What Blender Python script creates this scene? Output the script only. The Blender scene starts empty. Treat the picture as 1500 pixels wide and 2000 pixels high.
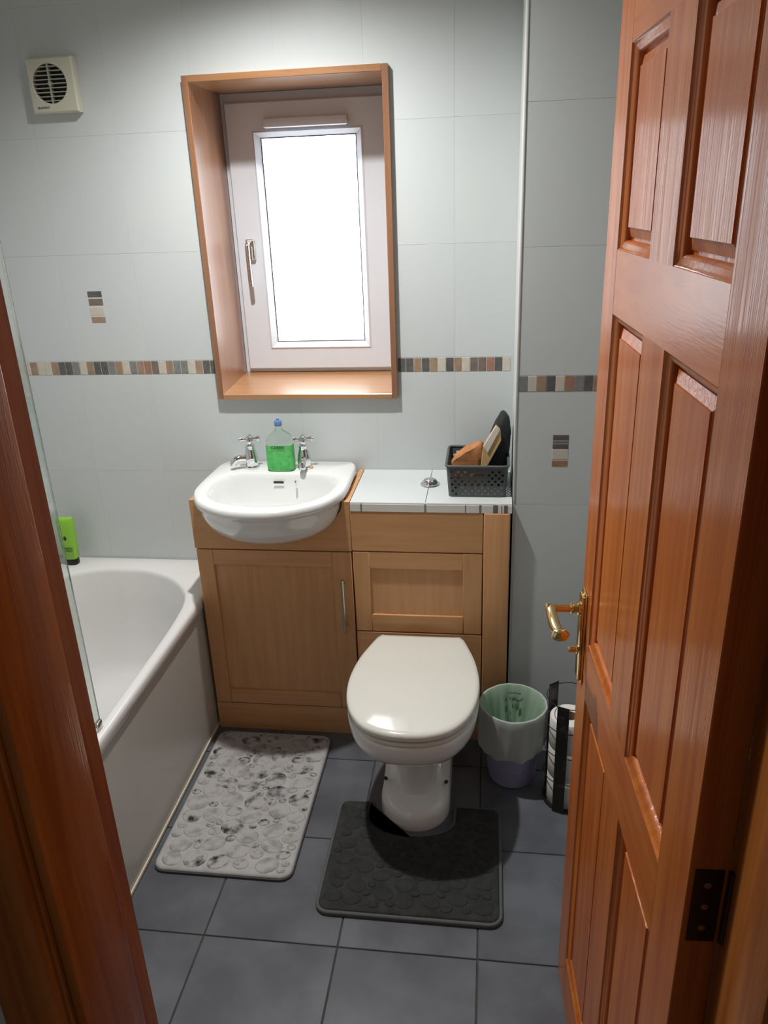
import bpy, bmesh, math, random
from mathutils import Vector, Matrix
SC = bpy.context.scene
COL = SC.collection
rnd = random.Random(7)
PI = math.pi

# ------------------------------------------------------------------ camera
cd = bpy.data.cameras.new('camera')
cam = bpy.data.objects.new('camera', cd)
COL.objects.link(cam)
SC.camera = cam
F_PX, YAW, PITCH, ROLL = 1514.2, -0.1418, 0.3826, -0.0387
cd.sensor_fit = 'VERTICAL'
cd.sensor_height = 36.0
cd.lens = 36.0 * F_PX / 2000.0
cd.clip_start = 0.02
sy, cy = math.sin(YAW), math.cos(YAW)
f0, r0, u0 = Vector((sy, cy, 0)), Vector((cy, -sy, 0)), Vector((0, 0, 1))
fw = f0 * math.cos(PITCH) - u0 * math.sin(PITCH)
up = u0 * math.cos(PITCH) + f0 * math.sin(PITCH)
rt = r0 * math.cos(ROLL) + up * math.sin(ROLL)
up2 = up * math.cos(ROLL) - r0 * math.sin(ROLL)
m3 = Matrix((rt, up2, -fw)).transposed()
cam.matrix_world = Matrix.Translation((-0.0687, -2.3903, 1.656)) @ m3.to_4x4()

# ------------------------------------------------------------------ world, lights, exposure
w = bpy.data.worlds.new('world')
SC.world = w
w.use_nodes = True
bg = w.node_tree.nodes['Background']
bg.inputs[0].default_value = (1.0, 0.97, 0.94, 1)
bg.inputs[1].default_value = 0.07


def lamp(name, kind, loc, energy, color, size, look=None, spot=None, blend=0.6):
    d = bpy.data.lights.new(name, kind)
    d.energy = energy
    d.color = color
    if kind == 'AREA':
        d.size = size
    else:
        d.shadow_soft_size = size
    if spot:
        d.spot_size = math.radians(spot)
        d.spot_blend = blend
    o = bpy.data.objects.new(name, d)
    COL.objects.link(o)
    o.location = loc
    if look:
        o.rotation_euler = (Vector(look) - Vector(loc)).to_track_quat('-Z', 'Y').to_euler()
    return o


lamp('ceiling_spot_lamp', 'SPOT', (-0.65, -0.52, 2.385), 108, (1.0, 0.985, 0.955), 0.028, (-0.56, -0.86, 0), 160, 1.0)
lamp('hall_lamp', 'POINT', (0.95, -2.55, 2.15), 4, (1.0, 0.80, 0.60), 0.05)
SC.view_settings.view_transform = 'Standard'
SC.view_settings.look = 'None'
SC.view_settings.gamma = 1.0
SC.view_settings.use_curve_mapping = False
SC.view_settings.exposure = 0.0


# ------------------------------------------------------------------ materials
def lin(c):
    return tuple((x / 255 / 12.92) if x / 255 <= 0.04045 else ((x / 255 + 0.055) / 1.055) ** 2.4 for x in c) + (1,)


def mat(name, rgb, rough=0.5, metal=0.0, coat=0.0, coat_rough=0.08, spec=0.5, var=None, vscale=6, bump=0.0, bscale=200,
        trans=0.0, ior=1.45, alpha=1.0, sss=0.0, emit=0.0, stretch=(1, 1, 1), bstretch=None, detail=3, rand=0.0, vdist=0.0, lo=0.35, hi=0.65):
    m = bpy.data.materials.new(name)
    m.use_nodes = True
    nt = m.node_tree
    b = nt.nodes['Principled BSDF']
    b.inputs['Base Color'].default_value = lin(rgb)
    b.inputs['Roughness'].default_value = rough
    b.inputs['Metallic'].default_value = metal
    b.inputs['Specular IOR Level'].default_value = spec
    b.inputs['Coat Weight'].default_value = coat
    b.inputs['Coat Roughness'].default_value = coat_rough
    b.inputs['Transmission Weight'].default_value = trans
    b.inputs['IOR'].default_value = ior
    b.inputs['Alpha'].default_value = alpha
    if sss:
        b.inputs['Subsurface Weight'].default_value = sss
        b.inputs['Subsurface Radius'].default_value = (0.01, 0.01, 0.01)
    if emit:
        b.inputs['Emission Color'].default_value = lin(rgb)
        b.inputs['Emission Strength'].default_value = emit
    if var or bump:
        tc = nt.nodes.new('ShaderNodeTexCoord')
        mp = nt.nodes.new('ShaderNodeMapping')
        mp.inputs['Scale'].default_value = stretch
        nt.links.new(tc.outputs['Object'], mp.inputs['Vector'])
    if var:
        vec = mp.outputs['Vector']
        if rand:
            oi = nt.nodes.new('ShaderNodeObjectInfo')
            ad = nt.nodes.new('ShaderNodeVectorMath')
            ad.operation = 'ADD'
            mu = nt.nodes.new('ShaderNodeMath')
            mu.operation = 'MULTIPLY'
            mu.inputs[1].default_value = rand
            nt.links.new(oi.outputs['Random'], mu.inputs[0])
            nt.links.new(vec, ad.inputs[0])
            nt.links.new(mu.outputs[0], ad.inputs[1])
            vec = ad.outputs[0]
        n = nt.nodes.new('ShaderNodeTexNoise')
        n.inputs['Scale'].default_value = vscale
        n.inputs['Detail'].default_value = detail
        n.inputs['Distortion'].default_value = vdist
        nt.links.new(vec, n.inputs['Vector'])
        r = nt.nodes.new('ShaderNodeValToRGB')
        r.color_ramp.elements[0].position = lo
        r.color_ramp.elements[0].color = lin(rgb)
        r.color_ramp.elements[1].position = hi
        r.color_ramp.elements[1].color = lin(var)
        nt.links.new(n.outputs['Fac'], r.inputs['Fac'])
        nt.links.new(r.outputs['Color'], b.inputs['Base Color'])
    if bump:
        n2 = nt.nodes.new('ShaderNodeTexNoise')
        n2.inputs['Scale'].default_value = bscale
        n2.inputs['Detail'].default_value = 2
        if bstretch:
            mp2 = nt.nodes.new('ShaderNodeMapping')
            mp2.inputs['Scale'].default_value = bstretch
            nt.links.new(tc.outputs['Object'], mp2.inputs['Vector'])
            nt.links.new(mp2.outputs['Vector'], n2.inputs['Vector'])
        else:
            nt.links.new(mp.outputs['Vector'], n2.inputs['Vector'])
        bp = nt.nodes.new('ShaderNodeBump')
        bp.inputs['Strength'].default_value = bump
        bp.inputs['Distance'].default_value = 0.001
        nt.links.new(n2.outputs['Fac'], bp.inputs['Height'])
        nt.links.new(bp.outputs['Normal'], b.inputs['Normal'])
        nt.links.new(bp.outputs['Normal'], b.inputs['Coat Normal'])
    return m


V = (9, 9, 0.5)
HZ = (0.5, 9, 9)
M = {}
M['wall_tile'] = mat('wall_tile', (205, 210, 210), 0.25, spec=0.45, var=(202, 207, 208), vscale=2, rand=9, bump=0.05, bscale=9)
M['grout'] = mat('grout', (201, 206, 206), 0.8)
M['paint'] = mat('paint', (205, 203, 196), 0.7, var=(200, 199, 193), vscale=3)
M['trim_white'] = mat('trim_white', (228, 228, 222), 0.3)
M['floor_tile'] = mat('floor_tile', (104, 107, 114), 0.40, spec=0.4, var=(84, 86, 92), vscale=7, rand=20, detail=5, bump=0.15, bscale=60)
M['floor_grout'] = mat('floor_grout', (66, 64, 62), 0.9, var=(80, 76, 72), vscale=20)
M['carpet'] = mat('carpet', (150, 140, 128), 0.95, var=(135, 126, 116), vscale=60)
MO = [mat('mosaic_dark', (104, 101, 98), 0.5, var=(90, 87, 85), vscale=60, rand=9),  # tones blended towards pale grey to carry reflection and haze
      mat('mosaic_grey', (138, 138, 136), 0.5, var=(124, 124, 122), vscale=60, rand=9),
      mat('mosaic_brown', (166, 140, 118), 0.5, var=(150, 126, 106), vscale=60, rand=9),
      mat('mosaic_red', (164, 124, 104), 0.5, var=(152, 112, 94), vscale=60, rand=9),
      mat('mosaic_cream', (206, 197, 182), 0.5, var=(198, 189, 174), vscale=60, rand=9),
      mat('mosaic_taupe', (128, 114, 108), 0.5, var=(116, 104, 98), vscale=60, rand=9)]
kw = dict(rough=0.5, spec=0.1, coat=0.5, coat_rough=0.10, detail=4, vdist=0.6)
M['door_v'] = mat('door_wood_upright', (198, 112, 44), var=(176, 88, 30), vscale=5, stretch=V, bump=0.5, bscale=60, bstretch=(9, 9, .02), rand=5, **kw)
M['door_h'] = mat('door_wood_across', (198, 112, 44), var=(176, 88, 30), vscale=5, stretch=(0.9, 9, 5), bump=0.12, bscale=60, bstretch=(.4, 9, 6), rand=5, **kw)
M['door_h'].node_tree.nodes['Principled BSDF'].inputs['Coat Roughness'].default_value = 0.24
M['frame_v'] = mat('frame_wood_upright', (184, 110, 48), var=(150, 82, 32), vscale=5, stretch=V, bump=0.3, bscale=50, rand=5, **kw)
M['frame_h'] = mat('frame_wood_across', (184, 110, 48), var=(150, 82, 32), vscale=5, stretch=HZ, bump=0.3, bscale=50, rand=5, **kw)
kw = dict(rough=0.35, coat=1.0, coat_rough=0.26, detail=4, vdist=0.4)
M['case_v'] = mat('casing_wood_upright', (150, 106, 76), var=(134, 92, 64), vscale=5, stretch=V, bump=0.15, bscale=40, rand=5, **kw)
M['case_h'] = mat('casing_wood_across', (168, 120, 80), var=(152, 106, 66), vscale=5, stretch=HZ, bump=0.15, bscale=40, rand=5, **kw)
kw = dict(rough=0.42, spec=0.4, detail=5, vdist=0.3, rand=5)
M['sill'] = mat('sill_wood', (176, 126, 78), var=(160, 112, 66), vscale=5, stretch=HZ, bump=0.1, bscale=40, rand=5, rough=0.4, coat=1.0, coat_rough=0.32, detail=4, vdist=0.4)
M['sill'].node_tree.nodes['Principled BSDF'].inputs['Coat IOR'].default_value = 1.9
M['beech_v'] = mat('beech_upright', (206, 156, 110), var=(197, 146, 100), vscale=8, stretch=(7, 7, 0.5), **kw)
M['beech_h'] = mat('beech_across', (206, 156, 110), var=(197, 146, 100), vscale=8, stretch=(0.5, 7, 7), **kw)
M['beech_in'] = mat('beech_edge', (196, 150, 108), 0.5)
M['dark_gap'] = mat('dark_gap', (30, 22, 18), 0.9)
M['upvc'] = mat('white_plastic', (216, 221, 229), 0.28)
M['ceramic'] = mat('white_ceramic', (228, 229, 228), 0.10, coat=0.6, coat_rough=0.03)
M['lid'] = mat('white_seat_plastic', (222, 221, 213), 0.12, coat=0.3, coat_rough=0.04)
M['acrylic'] = mat('white_acrylic', (228, 227, 225), 0.16, coat=0.3)
M['bath_panel'] = mat('bath_panel_white', (196, 194, 188), 0.26, var=(190, 188, 182), vscale=4)
M['bead'] = mat('cream_sealant', (226, 216, 196), 0.5)
M['chrome'] = mat('chrome', (225, 227, 230), 0.07, 1.0)
M['steel'] = mat('brushed_steel', (196, 190, 182), 0.25, 1.0)
M['brass'] = mat('polished_brass', (230, 202, 146), 0.12, 1.0)
M['black_metal'] = mat('dark_pewter', (66, 64, 62), 0.38, 0.7, var=(96, 94, 92), vscale=40, lo=0.55, hi=0.75)
M['hinge_metal'] = mat('hinge_metal', (70, 58, 44), 0.35, 0.9)
M['fan'] = mat('fan_cream', (205, 203, 186), 0.4)
M['fan_slat'] = mat('fan_slat_grey', (168, 168, 156), 0.4)
M['fan_dark'] = mat('fan_dark', (46, 46, 40), 0.6)
M['ink'] = mat('dark_ink', (40, 42, 42), 0.6)
M['ink_green'] = mat('green_ink', (52, 88, 66), 0.6)
M['glass'] = mat('clear_glass', (236, 246, 242), 0.0, trans=1.0, ior=1.45)
M['glass_edge'] = mat('glass_edge_green', (120, 150, 142), 0.1, trans=0.5)
M['plastic_clear'] = mat('clear_plastic', (240, 246, 240), 0.04, trans=1.0, ior=1.2)
M['soap_green'] = mat('green_soap', (104, 202, 112), 0.15, trans=0.12, ior=1.33, var=(76, 184, 92), vscale=60, lo=.4, hi=.7)
M['cap_blue'] = mat('blue_cap', (96, 130, 176), 0.35)
M['lime'] = mat('lime_green_plastic', (142, 200, 66), 0.25, sss=0.2)
M['black'] = mat('black_plastic', (24, 22, 22), 0.35)
M['basket'] = mat('grey_basket_plastic', (82, 86, 86), 0.45)
M['suede'] = mat('brown_suede', (186, 130, 82), 0.8, var=(160, 104, 62), vscale=30, bump=0.4, bscale=120)
M['card'] = mat('cream_card', (222, 214, 200), 0.6)
M['card_edge'] = mat('tan_card', (206, 172, 122), 0.6)
M['black_cloth'] = mat('black_cloth', (26, 28, 30), 0.75, var=(36, 40, 42), vscale=20, bump=0.3, bscale=90)
M['lilac'] = mat('lilac_plastic', (160, 157, 190), 0.4)
M['liner'] = mat('bag_white_green', (206, 220, 206), 0.38, sss=0.0)
M['liner_in'] = mat('bag_green', (160, 204, 166), 0.4)
M['paper'] = mat('tissue_paper', (232, 230, 226), 0.9, bump=0.3, bscale=150)
M['tube'] = mat('cardboard', (150, 124, 96), 0.9)
M['mat_light'] = mat('mat_pile_light', (184, 183, 183), 0.95, var=(172, 171, 171), vscale=30, bump=0.8, bscale=500)
M['mat_edge'] = mat('mat_edge_grey', (78, 80, 82), 0.9)
M['pebble'] = mat('pebble_pile', (176, 175, 175), 0.95, var=(48, 48, 51), vscale=1.0, rand=30, lo=0.47, hi=0.68, detail=4, bump=0.6, bscale=14)
M['pebble_b'] = mat('pebble_pile_pale', (178, 177, 177), 0.95, var=(132, 131, 131), vscale=1.0, rand=30, lo=0.45, hi=0.75, bump=0.6, bscale=14)
M['plush'] = mat('charcoal_plush', (62, 63, 62), 0.98, var=(50, 51, 51), vscale=30, bump=1.0, bscale=400, spec=0.2)
M['plush_b'] = mat('charcoal_plush_raised', (58, 59, 58), 0.98, var=(50, 51, 51), vscale=1, bump=0.7, bscale=12, rand=9, spec=0.2)
M['plush_edge'] = mat('charcoal_piping', (92, 94, 94), 0.9)


def pane_material():
    m = mat('frosted_pane', (248, 250, 255), 0.35)
    b = m.node_tree.nodes['Principled BSDF']
    b.inputs['Emission Color'].default_value = (0.84, 0.92, 1.0, 1)
    b.inputs['Emission Strength'].default_value = 6.0
    return m


M['pane'] = pane_material()


def liner_material(name, rgb, tr):
    m = mat(name, rgb, 0.4)
    nt = m.node_tree
    t = nt.nodes.new('ShaderNodeBsdfTranslucent')
    t.inputs['Color'].default_value = lin(rgb)
    mx = nt.nodes.new('ShaderNodeMixShader')
    mx.inputs[0].default_value = tr
    out = nt.nodes['Material Output']
    nt.links.new(nt.nodes['Principled BSDF'].outputs[0], mx.inputs[1])
    nt.links.new(t.outputs[0], mx.inputs[2])
    nt.links.new(mx.outputs[0], out.inputs['Surface'])
    return m


M['liner'] = liner_material('bag_pale', (212, 219, 213), 0.35)
M['liner_in'] = liner_material('bag_green', (188, 216, 190), 0.35)


# ------------------------------------------------------------------ mesh helpers
def bm_new():
    return bmesh.new()


def box(bm, x0, x1, y0, y1, z0, z1, bev=0.0, seg=2):
    if x0 > x1: x0, x1 = x1, x0
    if y0 > y1: y0, y1 = y1, y0
    if z0 > z1: z0, z1 = z1, z0
    vs = [bm.verts.new((x, y, z)) for x in (x0, x1) for y in (y0, y1) for z in (z0, z1)]
    fs = [bm.faces.new([vs[i] for i in q]) for q in ((0, 1, 3, 2), (4, 6, 7, 5), (0, 4, 5, 1), (2, 3, 7, 6), (0, 2, 6, 4), (1, 5, 7, 3))]
    if bev > 0:
        es = list({e for f in fs for e in f.edges})
        bmesh.ops.bevel(bm, geom=es, offset=bev, segments=seg, affect='EDGES', profile=0.5)
    return bm


def loft(bm, rings, cap0=True, cap1=True, closed=True):
    R = [[bm.verts.new(p) for p in r] for r in rings]
    n = len(R[0])
    for a, b in zip(R, R[1:]):
        for i in range(n if closed else n - 1):
            j = (i + 1) % n
            bm.faces.new((a[i], a[j], b[j], b[i]))
    if cap0: bm.faces.new(R[0][::-1])
    if cap1: bm.faces.new(R[-1])
    return bm


def lathe(bm, prof, c=(0, 0, 0), n=32, cap0=True, cap1=True, sx=1.0, sy=1.0):
    rings = [[(c[0] + sx * r * math.cos(2 * PI * i / n), c[1] + sy * r * math.sin(2 * PI * i / n), c[2] + z) for i in range(n)] for r, z in prof]
    return loft(bm, rings, cap0, cap1)


def tube(bm, pts, r, n=10, closed=False):
    P = [Vector(p) for p in pts]
    k = len(P)
    rings = []
    nrm = None
    for i in range(k):
        a = P[(i - 1) % k] if (closed or i > 0) else P[0]
        b = P[(i + 1) % k] if (closed or i < k - 1) else P[-1]
        t = (b - a).normalized()
        if nrm is None:
            nrm = t.orthogonal().normalized()
        nrm = (nrm - t * nrm.dot(t)).normalized()
        bi = t.cross(nrm)
        rr = r[i] if isinstance(r, (list, tuple)) else r
        rings.append([P[i] + nrm * rr * math.cos(2 * PI * j / n) + bi * rr * math.sin(2 * PI * j / n) for j in range(n)])
    if closed:
        rings.append(rings[0])
        R = [[bm.verts.new(p) for p in q] for q in rings[:-1]]
        R.append(R[0])
        for a, b in zip(R, R[1:]):
            for j in range(n):
                bm.faces.new((a[j], a[(j + 1) % n], b[(j + 1) % n], b[j]))
        return bm
    return loft(bm, rings)


def spline(pts, k=8, closed=True):
    out = []
    n = len(pts)
    P = [Vector(p) for p in pts]
    rng = range(n) if closed else range(n - 1)
    for i in rng:
        if closed:
            p0, p1, p2, p3 = P[i - 1], P[i], P[(i + 1) % n], P[(i + 2) % n]
        else:
            p0, p1, p2, p3 = P[max(i - 1, 0)], P[i], P[i + 1], P[min(i + 2, n - 1)]
        for j in range(k):
            t = j / k
            out.append(0.5 * ((2 * p1) + (p2 - p0) * t + (2 * p0 - 5 * p1 + 4 * p2 - p3) * t * t + (3 * p1 - p0 - 3 * p2 + p3) * t ** 3))
    if not closed:
        out.append(P[-1])
    return out


def mirror_outline(half):
    """half: points with x >= 0 going from the back centre to the front centre"""
    return list(half) + [(-x, y) for x, y in reversed(half) if abs(x) > 1e-9]


def ring_by_angle(poly, c, angles):
    out = []
    n = len(poly)
    for a in angles:
        dx, dy = math.cos(a), math.sin(a)
        best = None
        for i in range(n):
            x1, y1 = poly[i][0] - c[0], poly[i][1] - c[1]
            x2, y2 = poly[(i + 1) % n][0] - c[0], poly[(i + 1) % n][1] - c[1]
            ex, ey = x2 - x1, y2 - y1
            den = dx * ey - dy * ex
            if abs(den) < 1e-12:
                continue
            t = (x1 * ey - y1 * ex) / den
            s = (x1 * dy - y1 * dx) / den
            if t > 0 and -1e-9 <= s <= 1 + 1e-9 and (best is None or t > best):
                best = t
        out.append((c[0] + dx * best, c[1] + dy * best))
    return out


def to_obj(name, bm, material, parent=None, smooth=40, off=None):
    bmesh.ops.recalc_face_normals(bm, faces=bm.faces[:])
    if off is not None:
        bmesh.ops.translate(bm, verts=bm.verts[:], vec=-Vector(off))
    me = bpy.data.meshes.new(name)
    bm.to_mesh(me)
    bm.free()
    if smooth:
        me.polygons.foreach_set('use_smooth', [True] * len(me.polygons))
        me.set_sharp_from_angle(angle=math.radians(smooth))
    if material is not None:
        me.materials.append(M[material] if isinstance(material, str) else material)
    o = bpy.data.objects.new(name, me)
    COL.objects.link(o)
    if parent is not None:
        o.parent = parent
    return o


def thing(name, label, cat, loc=(0, 0, 0), rz=0.0, group=None, kind=None):
    o = bpy.data.objects.new(name, None)
    o.empty_display_size = 0.05
    COL.objects.link(o)
    o.location = loc
    o.rotation_euler = (0, 0, rz)
    return tag(o, label, cat, group, kind)


def tag(o, label, cat=None, group=None, kind=None):
    o['label'] = label
    if cat: o['category'] = cat
    if group: o['group'] = group
    if kind: o['kind'] = kind
    return o


def part(T, name, bm, material, smooth=40, local=False, label=None):
    """a part modelled in room coordinates (or local ones) under its thing; T may be a part whose own thing sits at T['base']"""
    base = T
    while base.parent is not None:
        base = base.parent
    o = to_obj(name, bm, material, T, smooth, None if local else base.location)
    if label: o['label'] = label
    return o


def bx(*a, **k):
    return box(bm_new(), *a, **k)


def text(T, name, body, size, loc, rot, material, ext=0.0003, sx=1.0):
    c = bpy.data.curves.new(name, 'FONT')
    c.body = body
    c.size = size
    c.extrude = ext
    c.align_x = 'CENTER'
    c.align_y = 'CENTER'
    c.materials.append(M[material])
    tmp = bpy.data.objects.new(name + '_curve', c)
    me = bpy.data.meshes.new_from_object(tmp)
    bpy.data.objects.remove(tmp)
    o = bpy.data.objects.new(name, me)
    COL.objects.link(o)
    base = T
    while base.parent is not None:
        base = base.parent
    o.parent = T
    o.location = Vector(loc) - base.location
    o.rotation_euler = rot
    o.scale = (sx, 1, 1)
    return o


# ================================================================== ROOM
XL, XR, YF, ZC = -1.668, 0.62, -1.753, 2.40      # left wall, right wall, door wall (bathroom face), ceiling
CX0, CX1, CXM, CX2 = -0.9633, 0.0, -0.4698, -0.0763
CY = -0.2987                                     # front of the cabinets
BXY = -0.2743                                    # front of the boxed-in pipes
OPL, OPR = -0.4805, 0.188                        # door opening
WX0, WX1, WZ0, WZ1 = -0.933, -0.3495, 1.0772, 1.9975   # window casing outside

# ---- floor with its tiles
fl = tag(to_obj('floor', bx(XL, XR, YF - 0.02, 0.0, -0.06, -0.003), 'floor_grout', smooth=0),
         'dark slate grey square tiled bathroom floor', 'floor', kind='structure')
T = 0.333
for i in range(-3, 5):
    for j in range(-2, 4):
        x0, x1 = -0.741 + i * T, -0.741 + (i + 1) * T
        y0, y1 = -1.0888 + j * T, -1.0888 + (j + 1) * T
        x0, x1 = max(x0, XL + .001) + .0018, min(x1, XR - .001) - .0018
        y0, y1 = max(y0, YF - .018) + .0018, min(y1, -.001) - .0018
        if x1 - x0 > .02 and y1 - y0 > .02:
            part(fl, 'tile', bx(x0, x1, y0, y1, -0.009, 0.0, bev=0.0012, seg=1), 'floor_tile', smooth=0)
tag(to_obj('floor_hall', bx(XL, 1.2, -3.4, YF - 0.021, -0.06, -0.002), 'carpet', smooth=0), 'beige carpet floor of the hall outside the bathroom door', 'floor', kind='structure')
tag(to_obj('ceiling', bx(XL - .1, XR + .1, YF, 0.3, ZC, ZC + .05), 'paint', smooth=0), 'plain white bathroom ceiling', 'ceiling', kind='structure')
tag(to_obj('wall_left', bx(XL - .1, XL, YF, 0.3, -.06, ZC), 'wall_tile', smooth=0), 'white tiled wall along the bath', 'wall', kind='structure')
tag(to_obj('wall_right', bx(XR, XR + .1, YF, 0.3, -.06, ZC), 'wall_tile', smooth=0), 'white tiled wall behind the open door', 'wall', kind='structure')

# ---- back wall: four slabs around the window opening, one mesh
G0 = .0005
HX0, HX1, HZ0, HZ1 = WX0 + .002, WX1 - .002, WZ0 + .002, WZ1 - .002
bm = bm_new()
for a in ((XL, HX0, -.06, ZC), (HX1, XR, -.06, ZC), (HX0, HX1, -.06, HZ0), (HX0, HX1, HZ1, ZC)):
    box(bm, a[0], a[1], G0, .33, a[2], a[3])
wb = tag(to_obj('wall_back', bm, 'grout', smooth=0), 'white tiled wall holding the small window and the extractor fan', 'wall', kind='structure')


def minus(r, h):
    x0, x1, z0, z1 = r
    if x1 <= h[0] or x0 >= h[1] or z1 <= h[2] or z0 >= h[3]:
        return [r]
    out = []
    if x0 < h[0]: out.append((x0, h[0], z0, z1))
    if x1 > h[1]: out.append((h[1], x1, z0, z1))
    a, b = max(x0, h[0]), min(x1, h[1])
    if z0 < h[2]: out.append((a, b, z0, h[2]))
    if z1 > h[3]: out.append((a, b, h[3], z1))
    return out


TW = 0.2475
ROWS = [(0, .165), (.165, .495), (.495, .825), (.825, 1.1555), (1.2005, 1.5305), (1.5305, 1.8605), (1.8605, 2.1905), (2.1905, 2.40)]
G = .0005
for z0, z1 in ROWS:
    for i in range(-7, 4):
        x0, x1 = -.1715 + i * TW, -.1715 + (i + 1) * TW
        x0, x1 = max(x0, XL + .001), min(x1, XR - .001)
        if x1 - x0 < .02: continue
        bm = bm_new()
        for r in minus((x0 + G, x1 - G, z0 + G, z1 - G), (HX0, HX1, HZ0, HZ1)):
            box(bm, r[0], r[1], 0.0, .0030, r[2], r[3], bev=.0002 if len(minus((x0, x1, z0, z1), (HX0, HX1, HZ0, HZ1))) == 1 else 0, seg=1)
        if len(bm.faces):
            part(wb, 'tile', bm, 'wall_tile', smooth=0)
        else:
            bm.free()
# mosaic border: d dark, g grey, b brown, r red brown, c cream, t taupe
KEY = dict(d=0, g=1, b=2, r=3, c=4, t=5)
PM = {}


def mosaic(parent, x0, x1, z0, z1, y, k):
    part(parent, 'mosaic_tile', bx(x0 + .0009, x1 - .0009, y - .0006, y + .004, z0 + .0009, z1 - .0009, bev=.0006, seg=1), MO[k], smooth=0)


P = TW / 10
seq_l = 'cbccbddgcbddgbcgbrtcbggcbdd'     # ends at the window casing
x = -.9405 + P * 0.42
for k, ch in enumerate(reversed(seq_l)):
    x1 = x - k * P
    mosaic(wb, x1 - P, min(x1, WX0 - .0005), 1.1562, 1.2, 0, KEY[ch])
seq_r = 'ddbdbcdbcttrdc'
x = WX1 + .001
for k, ch in enumerate(seq_r):
    mosaic(wb, x + k * P, min(x + (k + 1) * P, -.001), 1.1562, 1.2, 0, KEY[ch])
for (za, zb, k) in ((1.402, 1.422, 0), (1.3765, 1.399, 5), (1.346, 1.3735, 4), (1.3225, 1.3435, 2)):
    mosaic(wb, -1.3305, -1.2815, za, zb, 0, k)

# ---- boxed-in pipes with tiles
wx = tag(to_obj('wall_boxing', bx(0.0065, XR - .001, BXY + .0005, -.0005, -.001, ZC - .001), 'grout', smooth=0),
         'white tiled boxed-in wall section beside the cabinets', 'wall', kind='structure')
for z0, z1 in ROWS:
    for i in range(0, 3):
        x0 = .0125 + i * TW
        x1 = min(x0 + TW, XR - .002)
        part(wx, 'tile', bx(x0 + G, x1 - G, BXY, BXY + .003, max(z0 + G, .0), min(z1 - G, ZC - .002), bev=.0002, seg=1), 'wall_tile', smooth=0)
for k, ch in enumerate('gcbdcrgdbcgb'):
    mosaic(wx, .0125 + k * P, .0125 + (k + 1) * P, 1.1562, 1.2, BXY, KEY[ch])
for (za, zb, k) in ((1.0175, 1.035, 0), (1.0085, 1.0175, 5), (.9925, 1.0085, 0), (.9625, .9925, 4), (.941, .9605, 3)):
    mosaic(wx, .1105, .1555, za, zb, BXY, k)
tag(to_obj('trim_1', bx(.0055, .0122, BXY - .002, BXY + .006, .836, ZC - .001, bev=.0018), 'trim_white'), 'white plastic tile edge strip up the corner of the boxed-in wall', 'trim', kind='structure')

# ---- door wall
bm = bm_new()
HY = YF - .144
DZ = 1.985
box(bm, XL, OPL - .031, HY, YF, -.06, ZC)
box(bm, OPR + .031, 1.2, HY, YF, -.06, ZC)
box(bm, OPL - .031, OPR + .031, HY, YF, DZ + .031, ZC)
tag(to_obj('wall_front', bm, 'paint', smooth=0), 'pale painted wall around the bathroom doorway', 'wall', kind='structure')

# ---- door frame
df = thing('trim_2', 'varnished orange-brown wooden door frame around the bathroom doorway', 'door frame', ((OPL + OPR) / 2, (HY + YF) / 2, 0), kind='structure')
for s, xo in ((-1, OPL), (1, OPR)):
    bm = bm_new()
    box(bm, xo, xo + s * .030, HY - .001, YF + .001, 0, DZ + .03, bev=.0015, seg=1)
    part(df, 'jamb', bm, 'frame_v')
    part(df, 'door_stop', bx(xo, xo - s * .012, HY + .004, YF - .042, 0, DZ, bev=.003), 'frame_v')
    for yy, sg in ((HY, -1), (YF, 1)):
        bm = bm_new()
        prof = [(-.005, 0), (-.005, .008), (-.009, .013), (-.016, .016), (-.030, .014), (-.044, .017), (-.060, .018), (-.064, .013), (-.064, 0)]
        if sg > 0:      # bathroom side: clear of the door; hinge side shifted in to block leaking light
            prof = [(a - .004 + (.0126 if s > 0 else 0), b * .7) for a, b in prof]
        loft(bm, [[(xo - s * a, yy + sg * b, z) for a, b in prof] for z in (0, DZ + .06)])
        part(df, 'architrave', bm, 'frame_v', smooth=60)
part(df, 'head', bx(OPL, OPR, HY - .001, YF + .001, DZ, DZ + .03), 'frame_h')
part(df, 'head_stop', bx(OPL + .013, OPR - .013, HY + .004, YF - .042, DZ - .012, DZ), 'frame_h')
part(df, 'head_architrave', bx(OPL - .064, OPR + .064, HY - .016, HY, DZ + .061, DZ + .12), 'frame_h')

# ---- the open door (local axes: X from hinge to free edge, Y = hall-side face outwards)
ANG = math.radians(3.05)
DW, DT = 0.664, 0.040
door = thing('door_1', 'open varnished six-panel wooden door with brass lever handle', 'door', (.14433, -1.75406, 0), PI / 2 + ANG, kind='structure')
ZB, ZT = .008, 1.965
XS = (0, .096, .285, .390, .581, DW)     # stile, panel, muntin, panel, stile
ZR = ((ZB, .135), (.800, .913), (1.486, 1.577), (1.837, ZT))
pz = ((.135, .800), (.913, 1.486), (1.577, 1.837))
dp = lambda n, b, m, s=40: part(door, n, b, m, s, local=True)
dp('stile', bx(XS[0], XS[1], -DT, 0, ZB, ZT, bev=.001, seg=1), 'door_v')
dp('stile', bx(XS[4], XS[5], -DT, 0, ZB, ZT, bev=.001, seg=1), 'door_v')
for a, b in ZR:
    dp('rail', bx(XS[1], XS[4], -DT + .0002, -.0002, a, b), 'door_h')
for a, b in pz:
    dp('muntin', bx(XS[2], XS[3], -DT + .0002, -.0002, a, b), 'door_v')


def rect_ring(x0, x1, z0, z1, i, y):
    return [(x0 + i, y, z0 + i), (x1 - i, y, z0 + i), (x1 - i, y, z1 - i), (x0 + i, y, z1 - i)]


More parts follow.
